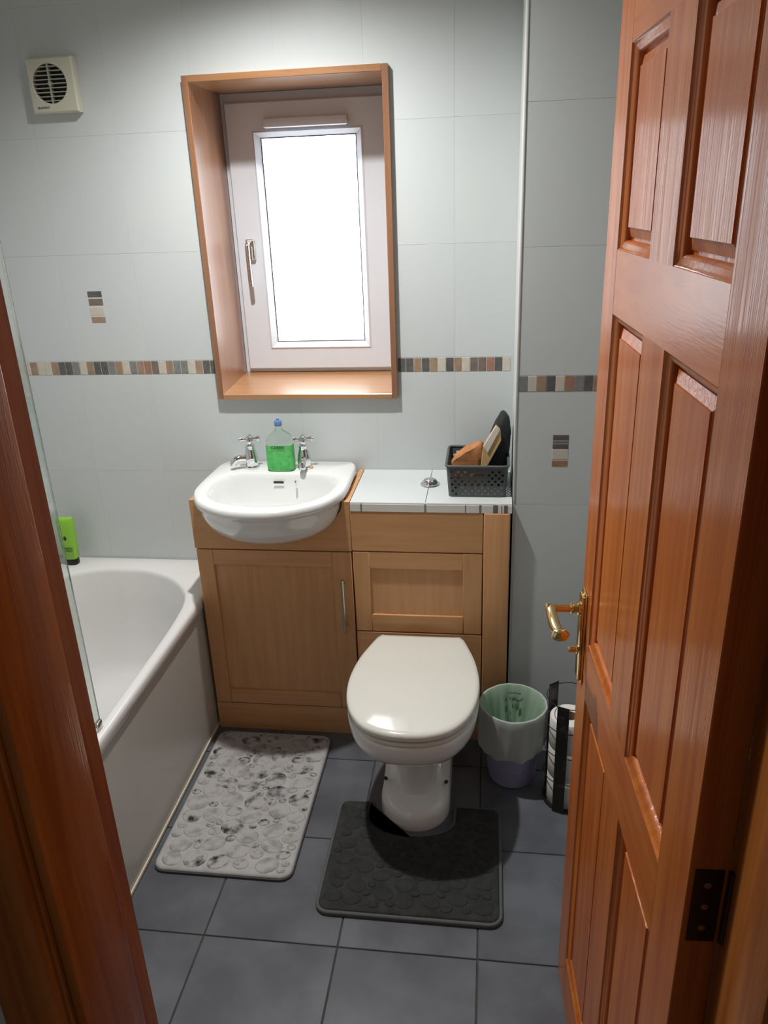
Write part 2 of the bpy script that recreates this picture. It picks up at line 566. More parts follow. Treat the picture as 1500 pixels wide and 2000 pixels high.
for a, b in pz:
    for (x0, x1) in ((XS[1], XS[2]), (XS[3], XS[4])):
        bm = bm_new()
        loft(bm, [rect_ring(x0, x1, a, b, i, y) for i, y in ((0, -.0005), (.002, -.003), (.0045, -.0045), (.009, -.006), (.0125, -.0095), (.0135, -.0155), (.0135, -.020), (0, -.020))], False, False)
        dp('moulding', bm, 'door_v', 50)
        bm = bm_new()
        loft(bm, [rect_ring(x0, x1, a, b, i, y) for i, y in ((.001, -.0245), (.001, -.0155), (.0175, -.0155), (.018, -.0135), (.031, -.0085), (.0315, -.0065))], True, True)
        dp('raised_panel', bm, 'door_v', 20)
# brass furniture
hp = part(door, 'handle', bx(.6135, .6535, 0, .004, .806, .994, bev=.003), 'brass', local=True, label='brass lever handle on its long backplate')
hz = .958
bm = bm_new()
box(bm, .6175, .6495, .0035, .009, .812, .988, bev=.0035)
part(hp, 'backplate', bm, 'brass', local=True)
bm = bm_new()
loft(bm, [[(.6335 + r * math.cos(2 * PI * i / 20), y, hz + r * math.sin(2 * PI * i / 20)) for i in range(20)] for y, r in
          ((.008, .013), (.013, .013), (.015, .009), (.020, .0085), (.022, .0105), (.025, .0105), (.027, .0075), (.052, .0068), (.060, .0085), (.068, .010), (.071, .007))])
part(hp, 'spindle', bm, 'brass', local=True)
pts = spline([(.6335, .061, hz), (.615, .062, hz - .001), (.585, .061, hz - .004), (.560, .059, hz - .003), (.543, .057, hz)], 6, False)
part(hp, 'lever', tube(bm_new(), pts, [.0085 + .0025 * math.sin(i / (len(pts) - 1) * PI * .5) for i in range(len(pts))], 12), 'brass', local=True)
bm = bm_new()
bmesh.ops.create_uvsphere(bm, u_segments=18, v_segments=10, radius=.0125)
bmesh.ops.scale(bm, vec=(.9, 1.25, .9), verts=bm.verts[:])
bmesh.ops.translate(bm, vec=(.540, .057, hz), verts=bm.verts[:])
part(hp, 'scroll_end', bm, 'brass', local=True)
bm = bm_new()
loft(bm, [[(.6335 + r * math.cos(2 * PI * i / 16), y, .872 + r * math.sin(2 * PI * i / 16)) for i in range(16)] for y, r in
          ((.008, .009), (.011, .009), (.0125, .006), (.024, .006), (.026, .004))])
part(hp, 'thumb_turn', bm, 'brass', local=True)
for hz0 in (.235, .955, 1.70):
    h = part(door, 'hinge', bx(-.0016, 0, -.035, -.006, hz0 - .05, hz0 + .05), 'hinge_metal', local=True, smooth=0)
    part(h, 'knuckle', tube(bm_new(), [(-.002, -DT - .004, hz0 - .05), (-.002, -DT - .004, hz0 + .05)], .005, 10), 'hinge_metal', local=True)
    for dz in (-.03, 0, .03):
        b2 = bm_new()
        loft(b2, [[(xx, -.02 + .004 * math.cos(i * PI / 5), hz0 + dz + .004 * math.sin(i * PI / 5)) for i in range(10)] for xx in (-.0012, -.0022)])
        part(h, 'screw', b2, 'steel', local=True)

# ---- window
W = thing('window_1', 'small white plastic window in a deep wooden reveal', 'window', (-.641, 0, WZ0), kind='structure')
t = .018
y0, y1 = -.020, .262
part(W, 'reveal_board', bx(WX0, WX0 + t, y0, y1, WZ0, WZ1, bev=.0015, seg=1), 'case_v')
part(W, 'reveal_board', bx(WX1 - t, WX1, y0, y1, WZ0, WZ1, bev=.0015, seg=1), 'case_v')
part(W, 'reveal_head', bx(WX0 + t, WX1 - t, y0, y1, WZ1 - t, WZ1, bev=.0015, seg=1), 'case_h')
bm = bm_new()
loft(bm, [[(x, y0, WZ0), (x, y0, WZ0 + .0135), (x, y0 + .002, WZ0 + .0155), (x, y1, WZ0 + .032), (x, y1, WZ0)] for x in (WX0 + t, WX1 - t)])
part(W, 'window_sill', bm, 'sill', 20)
ix0, ix1, iz0, iz1 = WX0 + t + .001, WX1 - t - .001, WZ0 + .0325, WZ1 - t - .001


def frame_ring(rects, yy):
    """rects: (inset x0,x1,z0,z1, y) rings lofted into a frame"""
    return [[(a, y, c), (b, y, c), (b, y, d), (a, y, d)] for a, b, c, d, y in rects]


bm = bm_new()
q = .022
loft(bm, frame_ring([(ix0, ix1, iz0, iz1, .32), (ix0, ix1, iz0, iz1, .252), (ix0 + q, ix1 - q, iz0 + q, iz1 - q - .012, .252), (ix0 + q, ix1 - q, iz0 + q, iz1 - q - .012, .32)], 0), False, False)
part(W, 'outer_frame', bm, 'upvc', 20)
sx0, sx1, sz0, sz1 = ix0 + .014, ix1 - .014, iz0 + .012, iz1 - .026
gx0, gx1, gz0, gz1 = -.790, -.4895, 1.2165, 1.848
bm = bm_new()
loft(bm, frame_ring([(sx0, sx1, sz0, sz1, .262), (sx0, sx1, sz0, sz1, .240), (sx0 + .004, sx1 - .004, sz0 + .004, sz1 - .004, .236),
                     (gx0 - .026, gx1 + .026, gz0 - .026, gz1 + .022, .236), (gx0 - .026, gx1 + .026, gz0 - .026, gz1 + .022, .262)], 0), False, False)
part(W, 'sash', bm, 'upvc', 20)
bm = bm_new()
loft(bm, frame_ring([(gx0 - .026, gx1 + .026, gz0 - .026, gz1 + .022, .262), (gx0 - .026, gx1 + .026, gz0 - .026, gz1 + .022, .2355),
                     (gx0 - .020, gx1 + .020, gz0 - .020, gz1 + .017, .232), (gx0 - .003, gx1 + .003, gz0 - .003, gz1 + .003, .247), (gx0 - .003, gx1 + .003, gz0 - .003, gz1 + .003, .262)], 0), False, False)
part(W, 'glazing_bead', bm, 'upvc', 30)
bm = bm_new()
loft(bm, frame_ring([(gx0 - .003, gx1 + .003, gz0 - .003, gz1 + .003, .2475), (gx0, gx1, gz0, gz1, .2475), (gx0, gx1, gz0, gz1, .252)], 0), False, False)
part(W, 'gasket', bm, 'mat_edge', 20)
part(W, 'pane', bx(gx0 - .004, gx1 + .004, .252, .258, gz0 - .004, gz1 + .004), 'pane', 0, label='bright frosted glass pane')
part(W, 'trickle_vent', bx(-.774, -.508, .216, .2355, 1.875, 1.903, bev=.007), 'upvc')
hb = part(W, 'handle', bx(-.868, -.838, .222, .2365, 1.485, 1.552, bev=.006, seg=3), 'steel', label='satin steel window handle')
pts = spline([(-.853, .224, 1.540), (-.853, .200, 1.538), (-.853, .192, 1.520), (-.853, .193, 1.46), (-.853, .196, 1.405)], 6, False)
part(hb, 'grip', tube(bm_new(), pts, .0075, 10), 'chrome')

# ================================================================== EXTRACTOR FAN
fan = thing('extractor_fan', 'square cream extractor fan with round dark grille high on the wall', 'extractor fan', (-1.3145, 0, 1.922))
fx0, fx1, fz0, fz1 = -1.384, -1.243, 1.922, 2.063
cx, cz, cr = -1.3185, 1.9965, .0505
angs = sorted([2 * PI * i / 48 for i in range(48)] + [math.atan2(z - cz, x - cx) % (2 * PI) for x in (fx0, fx1) for z in (fz0, fz1)])


def sq(i):
    return ring_by_angle([(fx0 + i, fz0 + i), (fx1 - i, fz0 + i), (fx1 - i, fz1 - i), (fx0 + i, fz1 - i)], (cx, cz), angs)


def circ(r):
    return [(cx + r * math.cos(a), cz + r * math.sin(a)) for a in angs]


bm = bm_new()
loft(bm, [[(x, y, z) for x, z in r] for r, y in ((sq(0), -.0005), (sq(0), -.024), (sq(.004), -.029), (circ(cr + .002), -.030), (circ(cr), -.028), (circ(cr), -.008))], True, False)
part(fan, 'housing', bm, 'fan', 35)
bm = bm_new()
loft(bm, [[(x, y, z) for x, z in r] for r, y in ((circ(cr - .0005), -.012), (circ(cr - .0005), -.009))])
part(fan, 'dark_well', bm, 'fan_dark', 35)
for k in range(-4, 5):
    dz = k * .0108
    hw = math.sqrt(max(cr ** 2 - dz ** 2, 0)) - .0008
    part(fan, 'slat', bx(cx - hw, cx + hw, -.0285, -.016, cz + dz - .0012, cz + dz + .0012), 'fan_slat', 0)
part(fan, 'centre_bar', bx(cx - .002, cx + .002, -.0295, -.014, cz - cr + .001, cz + cr - .001), 'fan_slat', 0)
bm = bm_new()
loft(bm, [[(cx + r * math.cos(i * PI / 8), y, cz + r * math.sin(i * PI / 8)) for i in range(16)] for y, r in ((-.012, .006), (-.030, .006), (-.031, .004))])
part(fan, 'hub', bm, 'fan_slat')
text(fan, 'maker_mark', 'SILAVENT', .0085, (-1.348, -.0298, 1.936), (PI / 2, 0, 0), 'ink')

# ================================================================== BATH
bath = thing('bathtub', 'white bathtub with a plain white side panel along the wall', 'bathtub', (-1.317, -.85, 0))
bx0, bx1, by0, by1 = XL + .002, -.9665, -1.702, -.002
bc = (-1.317, -.85)
half = [(0, -.097), (.078, -.099), (.182, -.145), (.25, -.21), (.285, -.264), (.302, -.325), (.311, -.393), (.320, -.611), (.320, -1.3), (.29, -1.5), (.2, -1.59), (0, -1.615)]
inner = [(p.x + bc[0], p.y) for p in spline([(x, y, 0) for x, y in mirror_outline(half)], 6)]
corner = [math.atan2(y - bc[1], x - bc[0]) % (2 * PI) for x in (bx0, bx1) for y in (by0, by1)]
angs = sorted([2 * PI * (i + .5) / 120 for i in range(120)] + corner)


def brect(i):
    return ring_by_angle([(bx0 + i, by0 + i), (bx1 - i, by0 + i), (bx1 - i, by1 - i), (bx0 + i, by1 - i)], bc, angs)


inn = ring_by_angle(inner, bc, angs)


def binn(s, sy=None):
    sy = s if sy is None else sy
    return [(bc[0] + (x - bc[0]) * s, bc[1] + (y - bc[1]) * sy) for x, y in inn]


Z = .495
rings = [(brect(.006), .452), (brect(0), .458), (brect(0), Z - .010), (brect(.003), Z - .003), (brect(.010), Z), (binn(1.012, 1.006), Z), (binn(.997, .999), Z - .003), (binn(.985, .994), Z - .014),
         (binn(.955, .975), .36), (binn(.925, .95), .26), (binn(.87, .915), .17), (binn(.78, .86), .125), (binn(.6, .75), .11), (binn(.2, .3), .105)]
bm = bm_new()
loft(bm, [[(x, y, z) for x, y in r] for r, z in rings], False, True)
part(bath, 'tub', bm, 'acrylic', 50)
part(bath, 'side_panel', bx(-.9775, -.9715, by0 + .01, by1, .012, .4535), 'bath_panel', 0)
part(bath, 'bead_strip', bx(-.9715, -.9665, by0 + .01, by1, .002, .014, bev=.002), 'bead')
part(bath, 'base_frame', bx(bx0 + .03, -.985, by0 + .03, by1 - .02, .0, .09), 'black', 0)

scr = thing('shower_screen', 'clear glass shower screen standing on the bath rim beside the door frame', 'shower screen', (-.99, -1.33, .4955))
part(scr, 'glass_panel', bx(-.993, -.987, -1.735, -.946, .508, 1.96), 'glass', 0)
part(scr, 'polished_edge', bx(-.9932, -.9868, -.9458, -.9448, .508, 1.96), 'glass_edge', 0, label='greenish polished glass edge')
part(scr, 'bottom_seal', bx(-.995, -.985, -1.73, -.95, .4956, .5076, bev=.002), 'upvc')
part(scr, 'wall_channel', bx(-1.0, -.98, -1.751, -1.736, .497, 1.965), 'chrome', 0)
part(scr, 'end_clip', bx(-.997, -.983, -.965, -.942, .4956, .518, bev=.003), 'steel')

sh = thing('shampoo_bottle', 'lime green plastic bottle standing on its black cap on the bath corner', 'bottle', (-1.528, -.062, Z))
so = lambda rx, ry, z: [(-1.528 + rx * math.copysign(abs(math.cos(a)) ** .6, math.cos(a)), -.062 + ry * math.copysign(abs(math.sin(a)) ** .6, math.sin(a)), z) for a in [2 * PI * i / 28 for i in range(28)]]
bm = bm_new()
loft(bm, [so(.024, .016, Z + .022), so(.0275, .019, Z + .026), so(.029, .020, Z + .09), so(.031, .019, Z + .14), so(.0325, .016, Z + .165), so(.0315, .012, Z + .174), so(.024, .006, Z + .177)])
part(sh, 'bottle_body', bm, 'lime')
bm = bm_new()
loft(bm, [so(.024, .017, Z + .0005), so(.0245, .0175, Z + .003), so(.0245, .0175, Z + .020), so(.0235, .0165, Z + .0222)])
part(sh, 'cap', bm, 'black')
text(sh, 'brand_lettering', 'ORIGINAL\nSOURCE', .0095, (-1.524, -.0835, Z + .062), (PI / 2, 0, 0), 'ink')
bm = bm_new()
loft(bm, [[(-1.526 + .005 * math.cos(a), y, Z + .105 + .008 * math.sin(a)) for a in [2 * PI * i / 14 for i in range(14)]] for y in (-.0815, -.0826)])
part(sh, 'printed_emblem', bm, 'ink')

# ================================================================== CABINETS
ZD0, ZD1 = .107, .672


def shaker(T, x0, x1, z0, z1, sx0, sx1, rz0, rz1, yf, name, th=.018):
    d = part(T, name, bx(sx0 - .002, sx1 + .002, yf + .0075, yf + th, rz0 - .002, rz1 + .002), 'beech_v', 0)
    part(d, 'stile', bx(x0, sx0, yf, yf + th, z0, z1, bev=.0015, seg=1), 'beech_v')
    part(d, 'stile', bx(sx1, x1, yf, yf + th, z0, z1, bev=.0015, seg=1), 'beech_v')
    part(d, 'rail', bx(sx0 + .0004, sx1 - .0004, yf + .0004, yf + th, rz1, z1 - .0004, bev=.0012, seg=1), 'beech_h')
    part(d, 'rail', bx(sx0 + .0004, sx1 - .0004, yf + .0004, yf + th, z0 + .0004, rz0, bev=.0012, seg=1), 'beech_h')
    return d


bc1 = thing('basin_cabinet', 'beech-effect basin cabinet with one panelled door under the wash basin', 'cabinet', ((CX0 + CXM) / 2, CY / 2, 0))
bm = bm_new()
cbx, cbz, rx, rzz = -.7165, .8365, .2245, .120
N = 40
x0, x1 = CX0 + .0005, CXM - .0006
top = [(x0, .835)]
for i in range(N + 1):
    a = PI + PI * i / N
    top.append((cbx + rx * math.cos(a), cbz + rzz * math.sin(a)))
top.append((x1, .835))
bot = [(p[0], .676) for p in top]
for yy in (0,):
    fr = [[bm.verts.new((p[0], CY + y, p[1])) for p in r] for r in (bot, top) for y in (0, .018)]
    b0, b1, t0, t1 = fr
    for i in range(len(top) - 1):
        if abs(top[i][0] - top[i + 1][0]) < 1e-6: continue
        bm.faces.new((b0[i], b0[i + 1], t0[i + 1], t0[i]))
        bm.faces.new((b1[i + 1], b1[i], t1[i], t1[i + 1]))
        bm.faces.new((t0[i], t0[i + 1], t1[i + 1], t1[i]))
        bm.faces.new((b0[i + 1], b0[i], b1[i], b1[i + 1]))
    bm.faces.new((b0[0], t0[0], t1[0], b1[0]))
    bm.faces.new((b0[-1], b1[-1], t1[-1], t0[-1]))
part(bc1, 'fascia', bm, 'beech_h', 30)
bm = bm_new()
box(bm, CX0 + .0005, CX0 + .016, CY + .0185, -.001, .02, .8345)
box(bm, CXM - .0165, CXM - .0007, CY + .0185, -.001, .02, .8345)
box(bm, CX0 + .016, CXM - .0165, CY + .03, -.001, .105, .12)
box(bm, CX0 + .016, CXM - .0165, -.012, -.001, .12, .68)
part(bc1, 'carcass', bm, 'beech_v', 0)
part(bc1, 'plinth', bx(CX0 + .0008, CXM - .001, CY + .004, CY + .02, .0005, .103), 'beech_h', 0)
dr = shaker(bc1, CX0 + .003, CXM - .003, ZD0, ZD1, -.909, -.533, .160, .620, CY, 'door')
bm = bm_new()
tube(bm, [(-.500, CY - .026, .405), (-.500, CY - .026, .590)], .005, 10)
for z in (.425, .570):
    tube(bm, [(-.500, CY - .026, z), (-.500, CY - .0005, z)], .004, 8)
part(dr, 'handle', bm, 'steel', label='slim steel bar handle')

bc2 = thing('toilet_cabinet', 'beech-effect cistern cabinet with a framed access panel behind the toilet', 'cabinet', ((CXM + CX1) / 2, CY / 2, 0))
part(bc2, 'fascia', bx(CXM + .0006, CX2 - .002, CY, CY + .018, .678, .8065, bev=.001, seg=1), 'beech_h')
shaker(bc2, CXM + .002, CX2 - .003, .402, .675, -.418, -.135, .461, .620, CY, 'access_panel')
part(bc2, 'lower_panel', bx(CXM + .002, CX2 - .003, CY, CY + .018, .105, .3985, bev=.0015, seg=1), 'beech_h')
part(bc2, 'plinth', bx(CXM + .0008, CX2 - .002, CY + .004, CY + .02, .0005, .103), 'beech_h', 0)
part(bc2, 'end_panel', bx(CX2, CX1, CY - .003, CY + .018, .0005, .8065, bev=.004, seg=3), 'beech_v')
bm = bm_new()
box(bm, CXM + .0006, CXM + .016, CY + .0185, -.001, .02, .806)
box(bm, CX1 - .016, CX1, CY + .0185, -.001, .02, .806)
box(bm, CXM + .016, CX1 - .016, CY + .0185, -.001, .79, .806)
box(bm, CXM + .016, CX1 - .016, CY + .05, CY + .06, .02, .79)
part(bc2, 'carcass', bm, 'dark_gap', 0)

ct = thing('countertop', 'white tiled countertop over the cistern cabinet', 'countertop', (-.235, -.15, .8066))
JX = -.2455
part(ct, 'counter_tile', bx(CXM + .0015, JX - .0008, CY + .001, -.0008, .822, .8355, bev=.0008, seg=1), 'wall_tile', 0)
part(ct, 'counter_tile', bx(JX + .0008, CX1 + .004, CY + .001, -.0008, .822, .8355, bev=.0008, seg=1), 'wall_tile', 0)
part(ct, 'board', bx(CXM + .002, CX1 + .003, CY + .008, -.001, .8066, .8218), 'grout', 0)
part(ct, 'tile_trim', bx(CXM + .0015, CX1 + .004, CY + .0006, CY + .0075, .8300, .8345, bev=.001), 'trim_white')
xs = [CXM + .0015, -.437, -.432, JX - .003, JX + .003, -.1305, -.1275, -.090, -.083, -.050, -.036, -.0265, -.024, -.019, -.008, CX1 + .004]
ms = 'wgwgwgwgwdwdwdw'
for a, b, c in zip(xs, xs[1:], ms):
    part(ct, 'edge_piece', bx(a + .0001, b - .0001, CY - .0012 + (.0003 if c != 'w' else 0), CY + .0078, .8070, .8298), {'w': M['trim_white'], 'g': MO[1], 'd': MO[5]}[c], 0)

# ================================================================== WASH BASIN
BX = -.7155
bs = thing('wash_basin', 'white ceramic semi-recessed wash basin with two chrome taps', 'wash basin', (BX, -.2, .70))
half = [(0, -.012), (.19, -.012), (.216, -.020), (.2285, -.055), (.232, -.14), (.2335, -.25), (.2235, -.315), (.185, -.390), (.12, -.442), (.06, -.466), (0, -.473)]
outl = [(p.x, p.y) for p in spline([(x, y, 0) for x, y in mirror_outline(half)], 5)]
half = [(0, -.136), (.13, -.136), (.170, -.155), (.188, -.20), (.190, -.25), (.178, -.31), (.142, -.362), (.085, -.396), (0, -.409)]
innl = [(p.x, p.y) for p in spline([(x, y, 0) for x, y in mirror_outline(half)], 5)]
bcn = (0, -.255)
angs = [2 * PI * i / 96 for i in range(96)]
OR, IR = ring_by_angle(outl, bcn, angs), ring_by_angle(innl, bcn, angs)


def sc(r, s, c=bcn, z=0.0, syb=None):
    sb = s if syb is None else syb
    return [(BX + c[0] + (x - c[0]) * s, c[1] + (y - c[1]) * (s if y < c[1] else sb), z) for x, y in r]


bb = (0, -.21)
rings = [sc(OR, .30, bb, .7165, .9), sc(OR, .52, bb, .7225, .9), sc(OR, .70, bb, .737, .93), sc(OR, .83, bb, .761, .95), sc(OR, .905, bb, .790, .96), sc(OR, .942, bb, .816, .97), sc(OR, .952, bb, .832, .98),
         sc(OR, .965, bb, .8365, .985), sc(OR, .992, bb, .842, .995), sc(OR, 1.0, bb, .850, 1.0), sc(OR, .997, bb, .858, .997), sc(OR, .985, bb, .8645, .985), sc(OR, .965, bb, .867, .965),
         sc(IR, 1.075, bcn, .8665), sc(IR, 1.03, bcn, .8645), sc(IR, 1.0, bcn, .859), sc(IR, .965, bcn, .846), sc(IR, .93, bcn, .825), sc(IR, .86, bcn, .785), sc(IR, .74, bcn, .755), sc(IR, .5, bcn, .741), sc(IR, .12, bcn, .736)]
bm = bm_new()
loft(bm, rings)
part(bs, 'basin', bm, 'ceramic', 60)
part(bs, 'overflow_slot', bx(BX - .022, BX + .011, -.1475, -.150, .8365, .8445, bev=.001), 'fan_dark', label='dark overflow slot')
pts = spline([(-.6640, -.152, .846), (-.6640, -.158, .848), (-.6640, -.161, .842), (-.6640, -.157, .835), (-.6640, -.152, .834)], 5, False)
part(bs, 'chain_stay', tube(bm_new(), pts, .003, 8), 'chrome')
bm = bm_new()
lathe(bm, [(.020, 0), (.021, .002), (.014, .003)], (BX, -.255, .7385), 24)
part(bs, 'waste', bm, 'chrome')


def tap(x, y, rz, label):
    z = .8672
    t = thing('tap', label, 'tap', (x, y, z), rz, 'pair of chrome basin taps')
    bm = bm_new()
    lathe(bm, [(.0245, 0), (.025, .004), (.020, .008), (.0205, .013), (.0225, .022), (.0215, .036), (.0180, .052), (.0145, .066), (.0155, .070), (.0155, .074), (.010, .078), (.0085, .084), (.0085, .090)], (0, 0, 0), 24)
    part(t, 'tap_body', bm, 'chrome', local=True)
    pts = spline([(0, -.010, .028), (0, -.03, .034), (0, -.048, .033), (0, -.058, .024), (0, -.060, .013)], 6, False)
    part(t, 'spout', tube(bm_new(), pts, [.0120 - .002 * i / len(pts) for i in range(len(pts))], 12), 'chrome', local=True)
    bm = bm_new()
    lathe(bm, [(.007, .086), (.012, .089), (.0125, .098), (.010, .102), (.006, .104)], (0, 0, 0), 20)
    h = part(t, 'cross_handle', bm, 'chrome', local=True)
    for k in range(4):
        a = k * PI / 2 + .25 - rz
        d = Vector((math.cos(a), math.sin(a), 0))
        part(h, 'handle_arm', tube(bm_new(), [d * .008 + Vector((0, 0, .094)), d * .020 + Vector((0, 0, .094)), d * .024 + Vector((0, 0, .094)), d * .031 + Vector((0, 0, .094)), d * .034 + Vector((0, 0, .094))],
                                       [.0055, .0055, .0082, .0082, .004], 10), 'chrome', local=True)
    return t


tap(-.8245, -.078, math.radians(-62), 'chrome cross-head tap with its spout turned towards the bath')
tap(-.6500, -.078, math.radians(6), 'chrome cross-head tap on the toilet side of the soap bottle')

sb = thing('soap_bottle', 'clear hand soap bottle half full of green liquid between the two taps', 'bottle', (-.7205, -.098, .867))
Z = .8675
so = lambda rx, ry, z, e=.55: [(-.7205 + rx * math.copysign(abs(math.cos(a)) ** e, math.cos(a)), -.098 + ry * math.copysign(abs(math.sin(a)) ** e, math.sin(a)), z) for a in [2 * PI * i / 36 for i in range(36)]]
bm = bm_new()
loft(bm, [so(.040, .022, Z), so(.044, .025, Z + .004), so(.0445, .0255, Z + .02), so(.044, .025, Z + .085)])
part(sb, 'green_liquid', bm, 'soap_green')
bm = bm_new()
loft(bm, [so(.044, .025, Z + .0853), so(.0445, .0255, Z + .088), so(.042, .024, Z + .100), so(.034, .021, Z + .113), so(.021, .016, Z + .124, .8), so(.0125, .0125, Z + .131, 1), so(.0105, .0105, Z + .136, 1), so(.0105, .0105, Z + .144, 1)])
part(sb, 'bottle_shoulder', bm, 'plastic_clear')
bm = bm_new()
lathe(bm, [(.0115, .144), (.0122, .146), (.0122, .158), (.010, .161), (.0045, .162), (.0045, .167), (.003, .168)], (-.7205, -.098, Z), 20)
part(sb, 'cap', bm, 'cap_blue')
text(sb, 'brand_lettering', 'CAREX', .014, (-.7215, -.1250, Z + .079), (PI / 2, 0, 0), 'ink')
bm = bm_new()
box(bm, -.640, -.622, -.090, -.077, .8673, .873, bev=.0025)  # small cream block beside the tap, kind unknown
tag(to_obj('cream_piece', bm, 'card_edge'), 'tiny cream-coloured piece on the basin deck next to the tap', 'soap')

bm = bm_new()
lathe(bm, [(.0275, 0), (.029, .0015), (.029, .004), (.0245, .007), (.0225, .012), (.017, .017), (.009, .0195), (.002, .020)], (0, 0, 0), 32)
fb = thing('flush_button', 'round domed chrome flush button set in the white countertop', 'flush button', (-.243, -.140, .8357))
part(fb, 'rim', lathe(bm_new(), [(.0285, 0), (.030, .0015), (.0295, .004), (.025, .006)], (0, 0, 0), 32), 'chrome', local=True)
part(fb, 'push_dome', lathe(bm_new(), [(.024, .004), (.0235, .010), (.019, .016), (.010, .0195), (.002, .020)], (0, 0, 0), 32), 'chrome', local=True)
bm.free()

# ================================================================== BASKET
Z = .8358
bk = thing('storage_basket', 'dark grey plastic lattice basket on the white countertop', 'basket', (-.097, -.155, Z))
BW0, BD0, BW1, BD1, BH = .0835, .092, .0905, .100, .100
bcx, bcy = -.0975, -.154


def bside(u, v):
    """u in 0..4 round the basket, v in 0..1 up"""
    hw, hd = BW0 + (BW1 - BW0) * v, BD0 + (BD1 - BD0) * v
    s, f = int(u) % 4, u - int(u)
    c = [(-hw, -hd), (hw, -hd), (hw, hd), (-hw, hd)]
    a, b = c[s], c[(s + 1) % 4]
    x, y = a[0] + (b[0] - a[0]) * f, a[1] + (b[1] - a[1]) * f
    r = .014
    x = max(min(x, hw), -hw); y = max(min(y, hd), -hd)
    # round the corner
    ax, ay = hw - abs(x), hd - abs(y)
    if ax < r and ay < r:
        px, py = r - ax, r - ay
        m = max(px, py)
        l = math.hypot(px, py)
        k = m / l if l > 0 else 1
        x = math.copysign(hw - r + px * k, x)
        y = math.copysign(hd - r + py * k, y)
    return (bcx + x, bcy + y, Z + v * BH)


bm = bm_new()
NU, NV = 18, 8      # holes per side, rows
grid = {}


def gv(i, j):
    i %= NU * 4
    if (i, j) not in grid:
        v = .045 + .80 * j / NV
        grid[(i, j)] = bm.verts.new(bside(i / NU, v))
    return grid[(i, j)]


for i in range(NU * 4):
    side, k = divmod(i, NU)
    for j in range(NV):
        q = (gv(i, j), gv(i + 1, j), gv(i + 1, j + 1), gv(i, j + 1))
        hole = (i + j) % 2 == 0 and 0 < k < NU - 1
        if side in (0, 2) and 6 <= k <= 11 and j >= 5:
            hole = 7 <= k <= 10 and j == 6     # grip slot
        if hole:
            cs = [v.co for v in q]
            ctr = sum(cs, Vector()) / 4
            ii = [bm.verts.new(ctr + (c - ctr) * .72) for c in cs] if not (side in (0, 2) and 7 <= k <= 10 and j == 6) else None
            if ii:
                for a in range(4):
                    bm.faces.new((q[a], q[(a + 1) % 4], ii[(a + 1) % 4], ii[a]))
        else:
            bm.faces.new(q)
low = [bm.verts.new(bside(i / NU, 0.0)) for i in range(NU * 4)]
hi = [bm.verts.new(bside(i / NU, 0.93)) for i in range(NU * 4)]
n4 = NU * 4
for i in range(n4):
    bm.faces.new((low[i], low[(i + 1) % n4], gv(i + 1, 0), gv(i, 0)))
    bm.faces.new((gv(i, NV), gv(i + 1, NV), hi[(i + 1) % n4], hi[i]))
bm.faces.new(low[::-1])
bmesh.ops.recalc_face_normals(bm, faces=bm.faces[:])
o = part(bk, 'lattice_body', bm, 'basket', 0)
md = o.modifiers.new('thick', 'SOLIDIFY')
md.thickness = .0022
md.offset = -1
ring = [Vector(bside(i / NU, .965)) for i in range(n4)]
part(bk, 'rim', tube(bm_new(), ring, .0042, 8, closed=True), 'basket', 60)


def blob(pts_rings, k=1):
    bm = bm_new()
    loft(bm, pts_rings)
    return bm


# brown pouch: lofted crumpled bag leaning in the basket
def wob(p, s, a):
    from mathutils import noise
    v = noise.noise_vector(Vector(p) * s)
    return (p[0] + v.x * a, p[1] + v.y * a, p[2] + v.z * a)


def pillow(outline, ys, scales, amp, freq, k=5):
    """a soft bag: an outline in the x-z plane, puffed out along y"""
    ol_ = [(p.x, p.y) for p in spline([(x, z, 0) for x, z in outline], k)]
    mx = sum(p[0] for p in ol_) / len(ol_)
    mz = sum(p[1] for p in ol_) / len(ol_)
    rr_ = []
    for y, sc_ in zip(ys, scales):
        rr_.append([wob((mx + (x - mx) * sc_, y, mz + (z - mz) * sc_), freq, amp) for x, z in ol_])
    bm = bm_new()
    loft(bm, rr_)
    return bm


bm = pillow([(-.170, .850), (-.1765, .890), (-.173, .922), (-.140, .953), (-.108, .970), (-.086, .975), (-.075, .945), (-.082, .90), (-.088, .852)],
            [-.172, -.170, -.160, -.145, -.130, -.118, -.114], [.55, .86, .98, 1.0, .97, .85, .5], .005, 55)
tag(to_obj('pouch', bm, 'suede', smooth=50), 'crumpled tan brown pouch lying in the grey basket', 'pouch')

pk = thing('packet', 'pale packet with tan edges leaning up from the grey basket', 'packet', (-.07, -.19, .90))


def slab(pts, ya, yb):
    bm = bm_new()
    loft(bm, [[(x, y, z) for x, z in pts] for y in (ya, yb)])
    bmesh.ops.bevel(bm, geom=bm.edges[:], offset=.0012, segments=1, affect='EDGES')
    return bm


part(pk, 'backing', slab([(-.089, .900), (-.066, .915), (-.029, .990), (-.0325, 1.024), (-.045, 1.037), (-.0815, .974)], -.184, -.176), 'card_edge')
part(pk, 'card', slab([(-.068, .951), (-.0345, 1.021), (-.046, 1.035), (-.0805, .974)], -.1875, -.1842), 'card')

